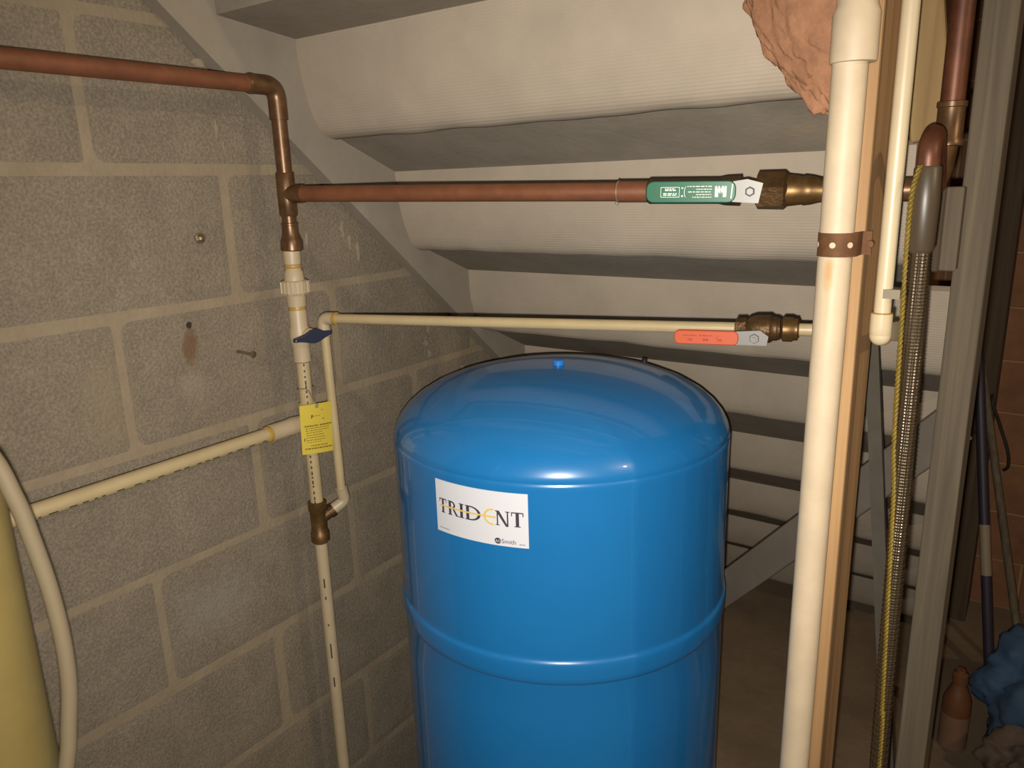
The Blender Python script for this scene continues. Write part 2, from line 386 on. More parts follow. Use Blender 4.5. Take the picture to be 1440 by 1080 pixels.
# stringer against the block wall
bm = B()
ya, za = -0.05, 0.224+0.708*0.861
yb = 2.45; zb = max(FLOOR, 0.224-(yb-0.658)*0.861)
poly = [(ya, za), (yb, zb), (yb+0.14, zb)] + [(0.894+RUN*(k-1)+0.02, 0.206-RISE*(k-1)+0.1) for k in (8, -3)]
extrude_poly(bm, poly, lambda u, v: V((0.003, u, v)), (1, 0, 0), SX-0.003)
link('stringer', bm, 'stringer', stair)

# dried mortar drips under the stringer (belong to the wall)
for (y, z, w_, h_) in ((0.985, -0.105, 0.008, 0.03), (1.0, -0.13, 0.006, 0.03), (1.02, -0.15, 0.007, 0.045), (1.205, -0.33, 0.008, 0.022), (1.195, -0.36, 0.010, 0.018), (1.205, -0.385, 0.008, 0.02), (1.315, -0.44, 0.008, 0.016), (1.31, -0.46, 0.007, 0.012), (0.745, 0.06, 0.004, 0.03), (0.755, 0.035, 0.004, 0.02), (0.90, -0.12, 0.006, 0.03), (0.73, 0.155, 0.02, 0.014)):
    bm = B(); rr = random.Random(y*100)
    pts = [(y+w_*math.cos(a)*rr.uniform(.25, .9), z+h_/2*math.sin(a)*rr.uniform(.5, 1.1)) for a in [2*PI*i/14 for i in range(14)]]
    extrude_poly(bm, pts, lambda u, v: V((-0.001, u, v)), (1, 0, 0), 0.0035)
    link('mortar_drip', bm, 'paint_drip', wl)
# anchor bolt and protruding screw in the wall
t = thing('anchor_bolt', 'small rusty anchor bolt head with washer set in the block wall', 'bolt', (0.002, 0.694, -0.102))
bm = B(); lathe(bm, (0.001, 0.694, -0.102), (1, 0, 0), [(0, .0085), (.003, .0085), (.0035, .007)]); link('washer', bm, 'steel', t)
bm = B(); lathe(bm, (0.003, 0.694, -0.102), (1, 0, 0), [(0, .0055), (.006, .0055), (.008, .003)], facets=6); link('bolt_head', bm, 'steel', t)
t = thing('screw', 'steel screw sticking out of the block wall below the mortar line', 'screw', (0.0, 0.735, -0.29))
bm = B(); lathe(bm, (-0.005, 0.735, -0.288), (1, 0.22, -0.12), [(0, .0026), (.034, .0026)], 10); link('shank', bm, 'steel', t)
bm = B(); lathe(bm, (0.028, 0.7425, -0.292), (1, 0.22, -0.12), [(0, .0028), (.003, .0055), (.006, .0055), (.0065, .004)], 12); link('screw_head', bm, 'steel', t)

# ------------------------------------------------------------------ pressure tank
TC = V((0.429, 1.048, 0)); TR = 0.2795
tank = thing('pressure_tank', 'glossy blue steel well pressure tank with domed top and white sticker', 'tank', (TC.x, TC.y, FLOOR))
bm = B()
prof = [(-0.328, 0.0), (-0.3285, .03), (-0.331, .07), (-0.3355, .11), (-0.343, .15), (-0.3535, .19), (-0.367, .222), (-0.381, .245), (-0.394, .260), (-0.407, .2705), (-0.419, .2765), (-0.4275, .2788), (-0.4290, .2782), (-0.4305, .2786), (-0.432, .2796), (-0.4345, .2801), (-0.44, .2799), (-0.47, .2795), (-0.55, .2795), (-0.63, .2795), (-0.695, .2795), (-0.699, .2795), (-0.7008, .2801), (-0.7028, .2816), (-0.7048, .2828), (-0.7072, .2833), (-0.716, .2833), (-0.728, .2829), (-0.735, .2825), (-0.7375, .2815), (-0.739, .2802), (-0.742, .2795), (-0.80, .2795), (-0.98, .2795), (-1.17, .2795), (-1.23, .277), (-1.27, .262), (-1.30, .23), (-1.32, .17), (-1.33, .08), (-1.332, 0)]
lathe(bm, (TC.x, TC.y, 0), (0, 0, -1), [(-z, r) for z, r in prof], 128); tb = link('tank_shell', bm, 'blue', tank, smooth=True, autosmooth=False)
bm = B(); lathe(bm, (TC.x, TC.y, 0), (0, 0, -1), [(1.24, .246), (1.417, .246), (1.4224, .256), (1.4224, .24), (1.24, .24)], 64); link('base_ring', bm, 'blue', tank)
bm = B(); lathe(bm, (TC.x, TC.y, -0.333), (0, 0, 1), [(0, .0095), (.010, .0095), (.0125, .008), (.0125, 0)], 20); link('air_valve_cap', bm, 'blue_cap', tank)
bm = B(); d0 = V((0.1, 0.24, 0)); lathe(bm, (TC.x+0.06, TC.y+0.2, -0.37), (0, 0, 1), [(0, .005), (.016, .005), (.018, .003)], 10); link('dome_stud', bm, 'black', tank)

A0 = math.radians(-98.1)                            # sticker wrapped on the cylinder
def on_tank(u, v, h): 
    a = A0 + u/TR; r = TR + h; return V((TC.x + r*math.cos(a), TC.y + r*math.sin(a), v))
LW, LT, LB = 0.1513, -0.4437, -0.5245
def wrap_patch(bm, u0, u1, v0, v1, h, n=24):
    fr = []; 
    for i in range(n+1):
        u = u0+(u1-u0)*i/n
        fr.append([bm.verts.new(on_tank(u, v0, h)), bm.verts.new(on_tank(u, v1, h)), bm.verts.new(on_tank(u, v1, -0.0004)), bm.verts.new(on_tank(u, v0, -0.0004))])
    for a, b in zip(fr, fr[1:]):
        for j in range(4): bm.faces.new((a[j], b[j], b[(j+1) % 4], a[(j+1) % 4]))
    bm.faces.new(fr[0]); bm.faces.new(fr[-1])
bm = B(); wrap_patch(bm, 0, LW, LB, LT, 0.0009); sticker = link('sticker', bm, 'label_white', tank)
sticker['label'] = 'white sticker lettered TRIDENT on the blue tank'
CAPZ, BASE = -0.4715, -0.4935; CH = CAPZ-BASE
HT = 0.0013
def quad(bm, pts, hh=HT): 
    bm.faces.new([bm.verts.new(on_tank(u, v, hh)) for u, v in pts])
def rect(bm, u0, u1, f0, f1, hh=HT): quad(bm, [(u0, BASE+f0*CH), (u1, BASE+f0*CH), (u1, BASE+f1*CH), (u0, BASE+f1*CH)], hh)
def arc(bm, cu, cf, ru, rf, wu, wf, a0, a1, hh=HT, n=14):
    o = []; i_ = []
    for k in range(n+1):
        a = math.radians(a0+(a1-a0)*k/n)
        o.append((cu+ru*math.cos(a), BASE+(cf+rf*math.sin(a))*CH)); i_.append((cu+(ru-wu)*math.cos(a), BASE+(cf+(rf-wf)*math.sin(a))*CH))
    for k in range(n): quad(bm, [o[k], o[k+1], i_[k+1], i_[k]], hh)
def gT(bm, u0, u1):
    w_ = u1-u0; c = (u0+u1)/2; s = w_*0.135
    rect(bm, c-s, c+s, 0.05, 1); rect(bm, u0, u1, 0.92, 1); rect(bm, c-w_*.25, c+w_*.25, 0, .06)
    rect(bm, u0, u0+w_*.08, .72, .92); rect(bm, u1-w_*.08, u1, .72, .92)
def stem(bm, u, s, w_): rect(bm, u, u+s, .04, .96); rect(bm, u-w_, u+s+w_, 0, .06); rect(bm, u-w_, u+s+w_, .94, 1)
bm = B()
gT(bm, .0073, .0212)
link('letter', bm, 'label_dark', sticker)
bm = B()
stem(bm, .0258, .0044, .0018)
arc(bm, .0305, .73, .0075, .27, .0032, .10, -90, 90); rect(bm, .0285, .0308, .90, 1); rect(bm, .0285, .0308, .46, .56)
quad(bm, [(.0315, BASE+.52*CH), (.0352, BASE+.52*CH), (.0428, BASE), (.0388, BASE)]); rect(bm, .0385, .0445, 0, .06)
link('letter', bm, 'label_dark', sticker)
bm = B()
stem(bm, .0466, .0048, .0020)
link('letter', bm, 'label_dark', sticker)
bm = B()
stem(bm, .0574, .0050, .0018); arc(bm, .0640, .5, .0172, .5, .0046, .09, -90, 90); rect(bm, .0600, .0642, .91, 1); rect(bm, .0600, .0642, 0, .09)
link('letter', bm, 'label_dark', sticker)
bm = B()
rect(bm, .1060, .1080, 0, 1); rect(bm, .1040, .1100, 0, .06); rect(bm, .1036, .1080, .94, 1)
quad(bm, [(.1044, BASE+CH), (.1096, BASE+CH), (.1230, BASE-.04*CH), (.1192, BASE-.04*CH)]); rect(bm, .1209, .1230, -.04, 1); rect(bm, .1186, .1252, .94, 1)
link('letter', bm, 'label_dark', sticker)
bm = B()
gT(bm, .1272, .1448)
link('letter', bm, 'label_dark', sticker)
bm = B()
for k in range(12): rect(bm, .0085+.00640*k, .0085+.00640*(k+1), .46, .57, HT+.0003)
arc(bm, .1010, .52, .0150, .58, .0030, .12, 100, 260, HT+.0003); rect(bm, .085, .1035, .46, .58, HT+.0003)
quad(bm, [(.0985, BASE+1.10*CH), (.1035, BASE+1.06*CH), (.0975, BASE+.90*CH)], HT+.0003)
quad(bm, [(.0985, BASE-.06*CH), (.1035, BASE-.02*CH), (.0975, BASE+.14*CH)], HT+.0003)
quad(bm, [(.1030, BASE+.64*CH), (.1055, BASE+.52*CH), (.1030, BASE+.40*CH)], HT+.0003)
link('trident_emblem', bm, 'label_gold', sticker)
def text_mesh(txt, size):
    cu = bpy.data.curves.new('t', 'FONT'); cu.body = txt; cu.size = size; cu.resolution_u = 3
    o = bpy.data.objects.new('t', cu); COL.objects.link(o)
    dg = bpy.context.evaluated_depsgraph_get(); me = bpy.data.meshes.new_from_object(o.evaluated_get(dg))
    bpy.data.objects.remove(o); bpy.data.curves.remove(cu)
    vs = [(v.co.x, v.co.y) for v in me.vertices]; fs = [tuple(p.vertices) for p in me.polygons]
    bpy.data.meshes.remove(me); return vs, fs
def add_text(bm, txt, size, fn, stretch=1.0):
    vs, fs = text_mesh(txt, size); bv = [bm.verts.new(fn(x*stretch, y)) for x, y in vs]
    for f in fs:
        try: bm.faces.new([bv[i] for i in f])
        except ValueError: pass
bm = B(); add_text(bm, 'Smith', 0.0095, lambda x, y: on_tank(.1120+x, -.5200+y, HT)); 
bm2 = B()
ce = (.1065, -.5172); pts = [(ce[0]+.0050*math.cos(a), ce[1]+.0046*math.sin(a)) for a in [2*PI*k/20 for k in range(20)]]
bm.faces.new([bm.verts.new(on_tank(u, v, HT)) for u, v in pts])
link('maker_mark', bm, 'label_dark', sticker)['kind'] = 'stuff'
add_text(bm2, 'AO', 0.0058, lambda x, y: on_tank(.1026+x, -.5192+y, HT+.0004)); link('maker_initials', bm2, 'label_white', sticker)['kind'] = 'stuff'
bm = B()
def dashes(bm, u0, u1, v, hgt, n, rnd, fn):
    u = u0
    while u < u1:
        L_ = rnd.uniform(.5, 1.6)*(u1-u0)/n; e = min(u1, u+L_)
        bm.faces.new([bm.verts.new(fn(a, b)) for a, b in ((u, v), (e, v), (e, v+hgt), (u, v+hgt))]); u = e + (u1-u0)/n*0.35
rnd = random.Random(3)
dashes(bm, .0050, .0260, -.5185, .0010, 8, rnd, lambda u, v: on_tank(u, v, HT)); dashes(bm, .1380, .1470, -.5200, .0010, 4, rnd, lambda u, v: on_tank(u, v, HT))
link('fine_print', bm, 'label_dark', sticker)['kind'] = 'stuff'

# ------------------------------------------------------------------ copper pipe
CR = 0.0122
A = V((0.09, 0.797, -0.040)); Bp = V((0.965, 0.99, -0.056)); D = (Bp-A).normalized()
def cop(t): return A + (Bp-A)*t
cu = thing('copper_pipe', 'brown copper pipe with elbow and tee coming along the block wall to the green valve', 'pipe', (0.09, 0.797, -0.12))
bm = B(); tube(bm, [(0.09, -2.44, .118), (0.09, 0.755, .118)], CR); link('supply_tube', bm, 'copper', cu, smooth=True)
bm = B(); tube(bm, fillet([(0.09, 0.752, .118), (0.09, 0.797, .118), (0.09, .797, .070)], 0.022, 10), CR+0.0018); link('elbow', bm, 'copper_old', cu, smooth=True)
bm = B(); lathe(bm, (0.09, .745, .118), (0, 1, 0), [(0, CR+.0006), (.004, CR+.0024), (.010, CR+.0022)]); link('solder_ring', bm, 'copper_old', cu, smooth=True)
bm = B(); tube(bm, [(0.09, .797, .075), (0.09, .797, -.015)], CR-0.0004); link('drop_tube', bm, 'copper_old', cu, smooth=True)
bm = B(); lathe(bm, (0.09, .797, -.008), (0, 0, -1), [(0, CR+.0006), (.002, CR+.002), (.064, CR+.002), (.066, CR+.0006)]); tube(bm, [A, A+D*.032], CR+.0016); link('tee', bm, 'copper_old', cu, smooth=True)
bm = B(); lathe(bm, (0.09, .797, -.070), (0, 0, -1), [(0, CR-.001), (.014, CR-.001), (.015, CR+.001), (.018, CR+.001), (.0185, CR+.0004), (.030, CR+.0006), (.038, CR+.0030), (.044, CR+.0052), (.056, CR+.0054), (.058, CR+.003)]); link('reducer', bm, 'copper_old', cu, smooth=True)
bm = B(); tube(bm, [cop(.03), cop(.645)], CR); link('run_tube', bm, 'copper', cu, smooth=True)
bm = B(); o = cop(.594); lathe(bm, o, D, [(0, CR), (.001, CR+.0014), (.043, CR+.0014), (.044, CR+.0003)]); link('coupling', bm, 'copper', cu, smooth=True)
bm = B()
for s in (0.0, .043):
    lathe(bm, o+D*(s-.001), D, [(0, CR+.0004), (.0008, CR+.0020), (.0018, CR+.0020), (.0026, CR+.0004)])
    link('solder_ring', bm, 'solder', cu, smooth=True); bm = B()
bmesh.ops.create_icosphere(bm, subdivisions=1, radius=.0028, matrix=Matrix.Translation(o+V((0, -.004, -CR-.0022))))
link('solder_bead', bm, 'solder', cu, smooth=True)
cu2 = thing('copper_pipe', 'dark copper pipe with elbow rising to the ceiling beside the grey stud', 'pipe', (.965, .99, 0))
bm = B(); tube(bm, fillet([cop(.872), Bp, (0.972, .992, .02), (0.972, .992, .03)], 0.03, 10), CR+0.001); link('elbow', bm, 'copper_old', cu2, smooth=True)
bm = B(); tube(bm, [(0.972, .992, .02), (.9725, .992, CEIL)], CR); link('rising_tube', bm, 'copper_dark', cu2, smooth=True)
bm = B(); lathe(bm, (0.972, .992, -.010), (0, 0, 1), [(0, CR), (.001, CR+.003), (.006, CR+.003), (.008, CR+.0015), (.040, CR+.0015), (.041, CR+.0028), (.046, CR+.0028), (.047, CR)]); link('coupling', bm, 'copper_old', cu2, smooth=True)

# ------------------------------------------------------------------ green ball valve
gv = thing('ball_valve', 'brass ball valve with green lever handle on the copper pipe', 'valve', tuple(cop(.8)))
L_AB = (Bp-A).length
bm = B(); o = cop(.636)
lathe(bm, o, D, [(0, CR+.0004), (.004, .0155), (.090, .0155), (.098, .0172), (.116, .0180)], 24); link('inlet_body', bm, 'brass_dark', gv, smooth=True)
bm = B(); o = cop(.786); lathe(bm, o, D, [(0, .019), (.002, .0235), (.032, .0240), (.036, .0200)], facets=6, phase=0.35); link('hex_body', bm, 'brass_dark', gv)
bm = B(); o = cop(.822); lathe(bm, o, D, [(0, .0190), (.004, .0185), (.020, .0165), (.022, .0175), (.030, .0165), (.040, .0140), (.052, .0138)], 24); link('outlet_body', bm, 'brass', gv, smooth=True)
# lever: bent strap with a vinyl grip, lying in front of the pipe
hd = V((0, -0.034, 0)); g0 = cop(.652)+hd; g1 = cop(.772)+hd
hx = D; hz = V((0, 0, 1)) - D*D.z; hz.normalize(); hn = hx.cross(hz).normalized()
if hn.y > 0: hn = -hn
def onh(o, u, v, h=0): return o + hx*u + hz*v + hn*h
GL = (g1-g0).length
bm = B(); extrude_poly(bm, round_rect(0, -.0128, GL, .0128, .009), lambda u, v: onh(g0, u, v, -.003), hn, .006); bevelled(bm, .0012, 1); grip = link('grip', bm, 'green', gv); grip['label'] = 'green vinyl grip with white print'
bm = B(); extrude_poly(bm, [(GL-.004, -.0118), (GL+.026, -.0135), (GL+.030, .0095), (GL+.012, .0142), (GL-.004, .0118)], lambda u, v: onh(g0, u, v, -.001), hn, .0025); link('lever', bm, 'chrome', gv)
bm = B(); lathe(bm, onh(g0, GL+.016, 0, -.02), hn, [(0, .009), (.018, .009), (.0195, .0075), (.0195, .006), (.025, .006), (.026, .004)], facets=6); link('stem_nut', bm, 'chrome', gv)
bm = B(); hh = .0036
def gp(u, v): return onh(g0, u*GL, v*.0128, hh)
def gq(*p): bm.faces.new([bm.verts.new(gp(u, v)) for u, v in p])
# block letter
gq((.775, -.48), (.812, -.48), (.812, .52), (.775, .52)); gq((.863, -.48), (.90, -.48), (.90, .52), (.863, .52))
gq((.79, .52), (.825, .52), (.853, -.15), (.822, -.15)); gq((.85, .52), (.885, .52), (.853, -.15), (.822, -.15))
gq((.945, -.62), (.958, -.62), (.968, .70), (.955, .70))
rl = round_rect(.17, -.55, .385, .50, .04, 4); rl = [(u, v) for u, v in round_rect(.17, -.50, .385, .46, .03, 4)]
ri = [(.2775+(u-.2775)*.95, -.02+(v+.02)*.90) for u, v in rl]
for i in range(len(rl)):
    j = (i+1) % len(rl); gq(rl[i], rl[j], ri[j], ri[i])
rnd = random.Random(5)
for v, a, b in ((-.34, .20, .36), (-.20, .20, .355), (.10, .22, .345), (.24, .22, .335)):
    dashes(bm, a, b, v, .10, 5, rnd, gp)
for v, a, b in ((.46, .47, .74), (.20, .57, .74), (-.04, .48, .74), (-.28, .57, .74), (-.52, .53, .74)): dashes(bm, a, b, v, .075, 9, rnd, gp)
arcp = [(.455-.02*math.sin(t_), .0+.5*math.cos(t_)) for t_ in [PI*k/8 for k in range(9)]]
for p, q in zip(arcp, arcp[1:]): gq(p, q, (q[0]+.006, q[1]), (p[0]+.006, p[1]))
gq((.405, .30), (.425, .30), (.425, .42), (.405, .42)); gq((.405, -.45), (.425, -.45), (.425, -.30), (.405, -.30))
link('print', bm, 'white_ink', grip)['kind'] = 'stuff'

# ------------------------------------------------------------------ cream plastic riser on the left
PR = 0.0110; RX, RY = 0.09, 0.795
riser = thing('plastic_riser_pipe', 'cream plastic riser pipe with union and shutoff standing before the block wall', 'pipe', (RX, RY, FLOOR))
def vl(name, prof, m='cpvc_pale', n=24, facets=None, phase=0.0, smooth=True):
    bm = B(); lathe(bm, (RX, RY, 0), (0, 0, -1), [(-z, r) for z, r in prof], n, facets, phase); return link(name, bm, m, riser, smooth=smooth)
vl('male_adapter', [(-.122, .0135), (-.126, .0140), (-.148, .0135), (-.150, .0115)])
vl('glue_ring', [(-.149, .0130), (-.1505, .0138), (-.153, .0138), (-.155, .0128)], 'glue')
vl('union_tail', [(-.153, .0125), (-.158, .0132), (-.160, .0150), (-.177, .0168)])
u = vl('union_nut', [(-.174, .0195), (-.176, .0215), (-.194, .0215), (-.198, .0190)], facets=10, smooth=False)
bm = B()
for k in range(12):
    a = 2*PI*k/12; p = V((RX+.0212*math.cos(a), RY+.0212*math.sin(a), -.185)); box(bm, (-.0012, -.0016, -.009), (.0018, .0016, .009), Matrix.Translation(p) @ Matrix.Rotation(a, 4, 'Z'))
link('rib', bm, 'cpvc_pale', u)['kind'] = 'stuff'
vl('union_body', [(-.195, .0170), (-.199, .0160), (-.216, .0150), (-.217, .0130)])
vl('glue_ring', [(-.214, .0135), (-.216, .0140), (-.222, .0140), (-.226, .0135)], 'glue')
vl('valve_body', [(-.222, .0140), (-.225, .0146), (-.248, .0146), (-.254, .0165), (-.264, .0172), (-.274, .0165), (-.281, .0142), (-.307, .0142), (-.309, .0115)])
bm = B(); lathe(bm, (RX+.010, RY+.002, -.262), (1, 0.12, 0), [(0, .0105), (.012, .0105), (.013, .0085), (.024, .0080)], 20); link('bonnet', bm, 'cpvc_pale', riser, smooth=True)
bm = B(); hl = [(-.0400, -.0040), (-.024, -.0046), (-.012, -.0095), (.0, -.0115), (.011, -.0095), (.018, -.0046), (.034, -.0026), (.0365, .0), (.034, .0040), (.018, .0050), (.010, .0105), (-.006, .0105), (-.014, .0040), (-.039, .0018)]
extrude_poly(bm, hl, lambda u_, v: V((RX+.030, RY+u_, -.2625+v)), (1, .0, 0), .009); bevelled(bm, .0012, 1); h = link('handle', bm, 'blue_handle', riser); h['label'] = 'navy butterfly handle'
vl('upper_tube', [(-.300, PR), (-.575, PR)], 'cpvc')
vl('tee', [(-.378, .0116), (-.380, .0142), (-.440, .0142), (-.442, .0116)])
vl('lower_tube', [(-.60, PR), (FLOOR, PR)], 'cpvc_pale')
bt = vl('brass_tee', [(-.556, .0120), (-.558, .0160), (-.572, .0160), (-.575, .0140), (-.612, .0140), (-.615, .0162), (-.630, .0162), (-.634, .0120)], 'brass')
bm = B(); lathe(bm, (RX, RY, -.592), (.35, .80, .42), [(.008, .0105), (.022, .0105), (.0225, .0125), (.031, .0125), (.032, .010)], 20); link('side_outlet', bm, 'brass_dark', bt, smooth=True)
bm = B()
zz = -.31
rnd = random.Random(8)
while zz > -.556:
    if not (-.375 > zz > -.465):
        hh_ = rnd.uniform(.003, .007); ang = -0.55 if zz > -.4 else -0.95
        for da in (0,):
            c = V((RX+(PR+.0002)*math.cos(ang+da), RY+(PR+.0002)*math.sin(ang+da), zz)); tq = V((-math.sin(ang), math.cos(ang), 0))*.0013
            bm.faces.new([bm.verts.new(c+a_) for a_ in (tq, -tq, -tq-V((0, 0, hh_)), tq-V((0, 0, hh_)))])
    zz -= rnd.uniform(.007, .011)
for zz, hh_ in ((-.70, .018), (-.735, .006), (-.79, .004), (-.83, .03), (-.90, .02)):
    c = V((RX+(PR+.0002)*math.cos(-.8), RY+(PR+.0002)*math.sin(-.8), zz)); tq = V((.0009, .0009, 0)); bm.faces.new([bm.verts.new(c+a_) for a_ in (tq, -tq, -tq-V((0, 0, hh_)), tq-V((0, 0, hh_)))])
link('print', bm, 'ink', riser)['kind'] = 'stuff'

# supply pipe along the wall into the riser tee
sp = thing('plastic_supply_pipe', 'cream plastic pipe running low along the block wall into the riser', 'pipe', (RX, 0.2, -.411))
bm = B(); tube(bm, [(RX, -2.44, -.411), (RX, .74, -.411)], PR); link('tube', bm, 'cpvc', sp, smooth=True)
bm = B(); lathe(bm, (RX, .716, -.411), (0, 1, 0), [(0, .0116), (.001, .0142), (.032, .0142), (.044, .0155), (.068, .0135)], 24); link('coupling', bm, 'cpvc_pale', sp, smooth=True)
bm = B(); lathe(bm, (RX, .708, -.411), (0, 1, 0), [(0, .0112), (.002, .0134), (.008, .0134), (.010, .0112)], 24); link('glue_ring', bm, 'glue', sp, smooth=True)
bm = B(); y = .34; rnd = random.Random(4)
while y < .70:
    L_ = rnd.uniform(.003, .012)
    c = V((RX+PR*.86, y, -.411-PR*.52)); q = V((.0006, 0, .0010))
    bm.faces.new([bm.verts.new(c+a_) for a_ in (q, -q, -q+V((0, L_, 0)), q+V((0, L_, 0)))]); y += L_+rnd.uniform(.004, .016)
link('print', bm, 'ink', sp)['kind'] = 'stuff'

# half-inch branch that climbs beside the riser and crosses to the red valve
SR = 0.0079
A2 = V((.11, .829, -.240)); B2 = V((.86, .987, -.224)); D2 = (B2-A2).normalized()
def c2(t): return A2 + (B2-A2)*t
br = thing('plastic_branch_pipe', 'thin cream plastic branch pipe with elbows leading across to the red handled valve', 'pipe', (.11, .83, -.55))
bm = B(); tube(bm, [c2(.02), c2(.90)], SR); link('cross_tube', bm, 'cpvc', br, smooth=True)
bm = B(); tube(bm, fillet([c2(.030), A2, (.1102, .8295, -.268)], .016, 8), SR+.0026); link('elbow', bm, 'cpvc_pale', br, smooth=True)
bm = B(); lathe(bm, c2(.028), D2, [(0, SR+.0008), (.001, SR+.0026), (.006, SR+.0026), (.007, SR+.0004)], 20); link('glue_ring', bm, 'glue', br, smooth=True)
bm = B(); tube(bm, [(.1102, .8295, -.262), (.111, .834, -.555)], SR); link('drop_tube', bm, 'cpvc', br, smooth=True)
bm = B(); tube(bm, fillet([(.111, .8335, -.541), (.1115, .8390, -.566), (.1000, .8160, -.580)], .012, 8), SR+.0026); link('elbow', bm, 'cpvc_pale', br, smooth=True)
bm = B(); tube(bm, [(.1060, .8290, -.572), (.0955, .8090, -.586)], SR); link('nipple', bm, 'cpvc_pale', br, smooth=True)
bm = B(); rnd = random.Random(6); t_ = .30
while t_ < .70:
    L_ = rnd.uniform(.003, .010); c = c2(t_) + V((0, -SR*.45, SR*.9)); 
    if t_ < .44 or .57 < t_ < .63:
        bm.faces.new([bm.verts.new(c+a_) for a_ in (V((0, -.0006, 0)), D2*L_+V((0, -.0006, 0)), D2*L_+V((0, .0006, 0)), V((0, .0006, 0)))])
    t_ += .014+rnd.random()*.01
link('print', bm, 'ink', br)['kind'] = 'stuff'
rb = thing('plastic_branch_pipe', 'short cream plastic pipe between the brass red valve and white drop pipe', 'pipe', (.86, .987, -.224))
bm = B(); tube(bm, fillet([c2(.955), B2 + D2*.02, (.9425, .985, -.216), (.9430, .885, -.205)], .012, 6), SR+.0002); link('tube', bm, 'cpvc', rb, smooth=True)

# ------------------------------------------------------------------ red ball valve
rv = thing('ball_valve', 'brass ball valve with orange red lever handle on the thin cream pipe', 'valve', tuple(c2(.92)))
def dl(name, t0, prof, m, par, facets=None, phase=0.0, smooth=True):
    bm = B(); lathe(bm, c2(t0), D2, prof, 24, facets, phase); return link(name, bm, m, par, smooth=smooth)
dl('compression_nut', .858, [(0, .0085), (.002, .0135), (.014, .0140), (.017, .0105)], 'brass_dark', rv, facets=8)
dl('body', .876, [(0, .0100), (.004, .0145), (.012, .0175), (.030, .0180), (.034, .0150), (.038, .0150)], 'brass_dark', rv)
dl('thread', .918, [(0, .0135), (.002, .0150), (.004, .0138), (.006, .0150), (.008, .0138), (.010, .0135)], 'brass_dark', rv)
dl('end_nut', .932, [(0, .0120), (.003, .0158), (.013, .0158), (.016, .0140), (.020, .0140), (.022, .0095)], 'brass', rv)
hx = D2; hz = V((0, 0, 1)) - D2*D2.z; hz.normalize(); hn = hx.cross(hz).normalized()
if hn.y > 0: hn = -hn
k0 = c2(.770) + V((0, -.028, -.008)); KL = .0815
bm = B(); extrude_poly(bm, round_rect(0, -.0092, KL, .0092, .0065), lambda u_, v: onh(k0, u_, v, -.003), hn, .006); bevelled(bm, .0012, 1); grip = link('grip', bm, 'red', rv); grip['label'] = 'orange red vinyl grip'
bm = B(); extrude_poly(bm, [(KL-.004, -.0086), (KL+.034, -.0086), (KL+.036, .003), (KL+.026, .0105), (KL-.004, .0086)], lambda u_, v: onh(k0, u_, v, -.002), hn, .0025); link('lever', bm, 'chrome', rv)
bm = B(); lathe(bm, onh(k0, KL+.019, 0, -.022), hn, [(0, .0068), (.022, .0068), (.0245, .0055), (.0245, .003), (.028, .003)], facets=6); link('stem_nut', bm, 'chrome', rv)
bm = B(); rnd = random.Random(9)
def kp(u_, v): return onh(k0, u_*KL, v*.0092, .0036)
for a, b in ((.14, .36), (.40, .62)): dashes(bm, a, b, .22, .16, 6, rnd, kp); 
for a, b in ((.22, .29), (.46, .55), (.70, .75)): dashes(bm, a, b, -.45, .34, 3, rnd, kp)
arcp = [(.71-.045*math.sin(t_), -.05+.42*math.cos(t_)) for t_ in [PI*k/6 for k in range(7)]]
for p, q in zip(arcp, arcp[1:]): bm.faces.new([bm.verts.new(kp(*e)) for e in (p, q, (q[0]+.012, q[1]), (p[0]+.012, p[1]))])
link('print', bm, 'red_ink', grip)['kind'] = 'stuff'

# ------------------------------------------------------------------ yellow warning tag on the riser
tg = thing('hang_tag', 'yellow printed card tag hanging on the cream riser pipe', 'tag', (.122, .785, -.415))
c00, c10, c11, c01 = V((.124, .752, -.369)), V((.1245, .8175, -.3765)), V((.122, .814, -.463)), V((.121, .751, -.452))
def tp(u_, v, h=0.0): 
    p = (c01*(1-u_)+c11*u_)*(1-v) + (c00*(1-u_)+c10*u_)*v
    return p + V((h + .004*math.sin(u_*PI)*0.6, 0, 0))
bm = B(); n = 8; g = [[[bm.verts.new(tp(i/n, j/n, h)) for j in range(n+1)] for i in range(n+1)] for h in (0, .0007)]
for L_ in g:
    for i in range(n):
        for j in range(n): bm.faces.new((L_[i][j], L_[i+1][j], L_[i+1][j+1], L_[i][j+1]))
for i in range(n):
    for j in (0, n):
        bm.faces.new((g[0][i][j], g[0][i+1][j], g[1][i+1][j], g[1][i][j])); bm.faces.new((g[0][j][i], g[0][j][i+1], g[1][j][i+1], g[1][j][i]))
link('card', bm, 'tag', tg, smooth=True)
bm = B(); rnd = random.Random(12); fn = lambda u_, v: tp(u_, v, .0010)
for v, h_, a, b, k in ((.555, .030, .10, .52, 9), (.555, .030, .56, .98, 9), (.515, .014, .12, .88, 14), (.470, .014, .12, .86, 13), (.425, .014, .14, .62, 9), (.375, .014, .14, .68, 10), (.325, .014, .14, .72, 10), (.275, .014, .14, .72, 10), (.235, .010, .14, .60, 8), (.155, .020, .26, .80, 9), (.095, .026, .08, .98, 16), (.755, .012, .36, .60, 4), (.86, .014, .63, .72, 2), (.68, .02, .66, .72, 1)):
    dashes(bm, a, b, v, h_, k, rnd, fn)
for q in (((.30, .72), (.34, .72), (.37, .79), (.31, .79)), ((.06, .27), (.09, .27), (.11, .335), (.08, .335))): bm.faces.new([bm.verts.new(fn(*e)) for e in q])
link('print', bm, 'tag_ink', tg)['kind'] = 'stuff'
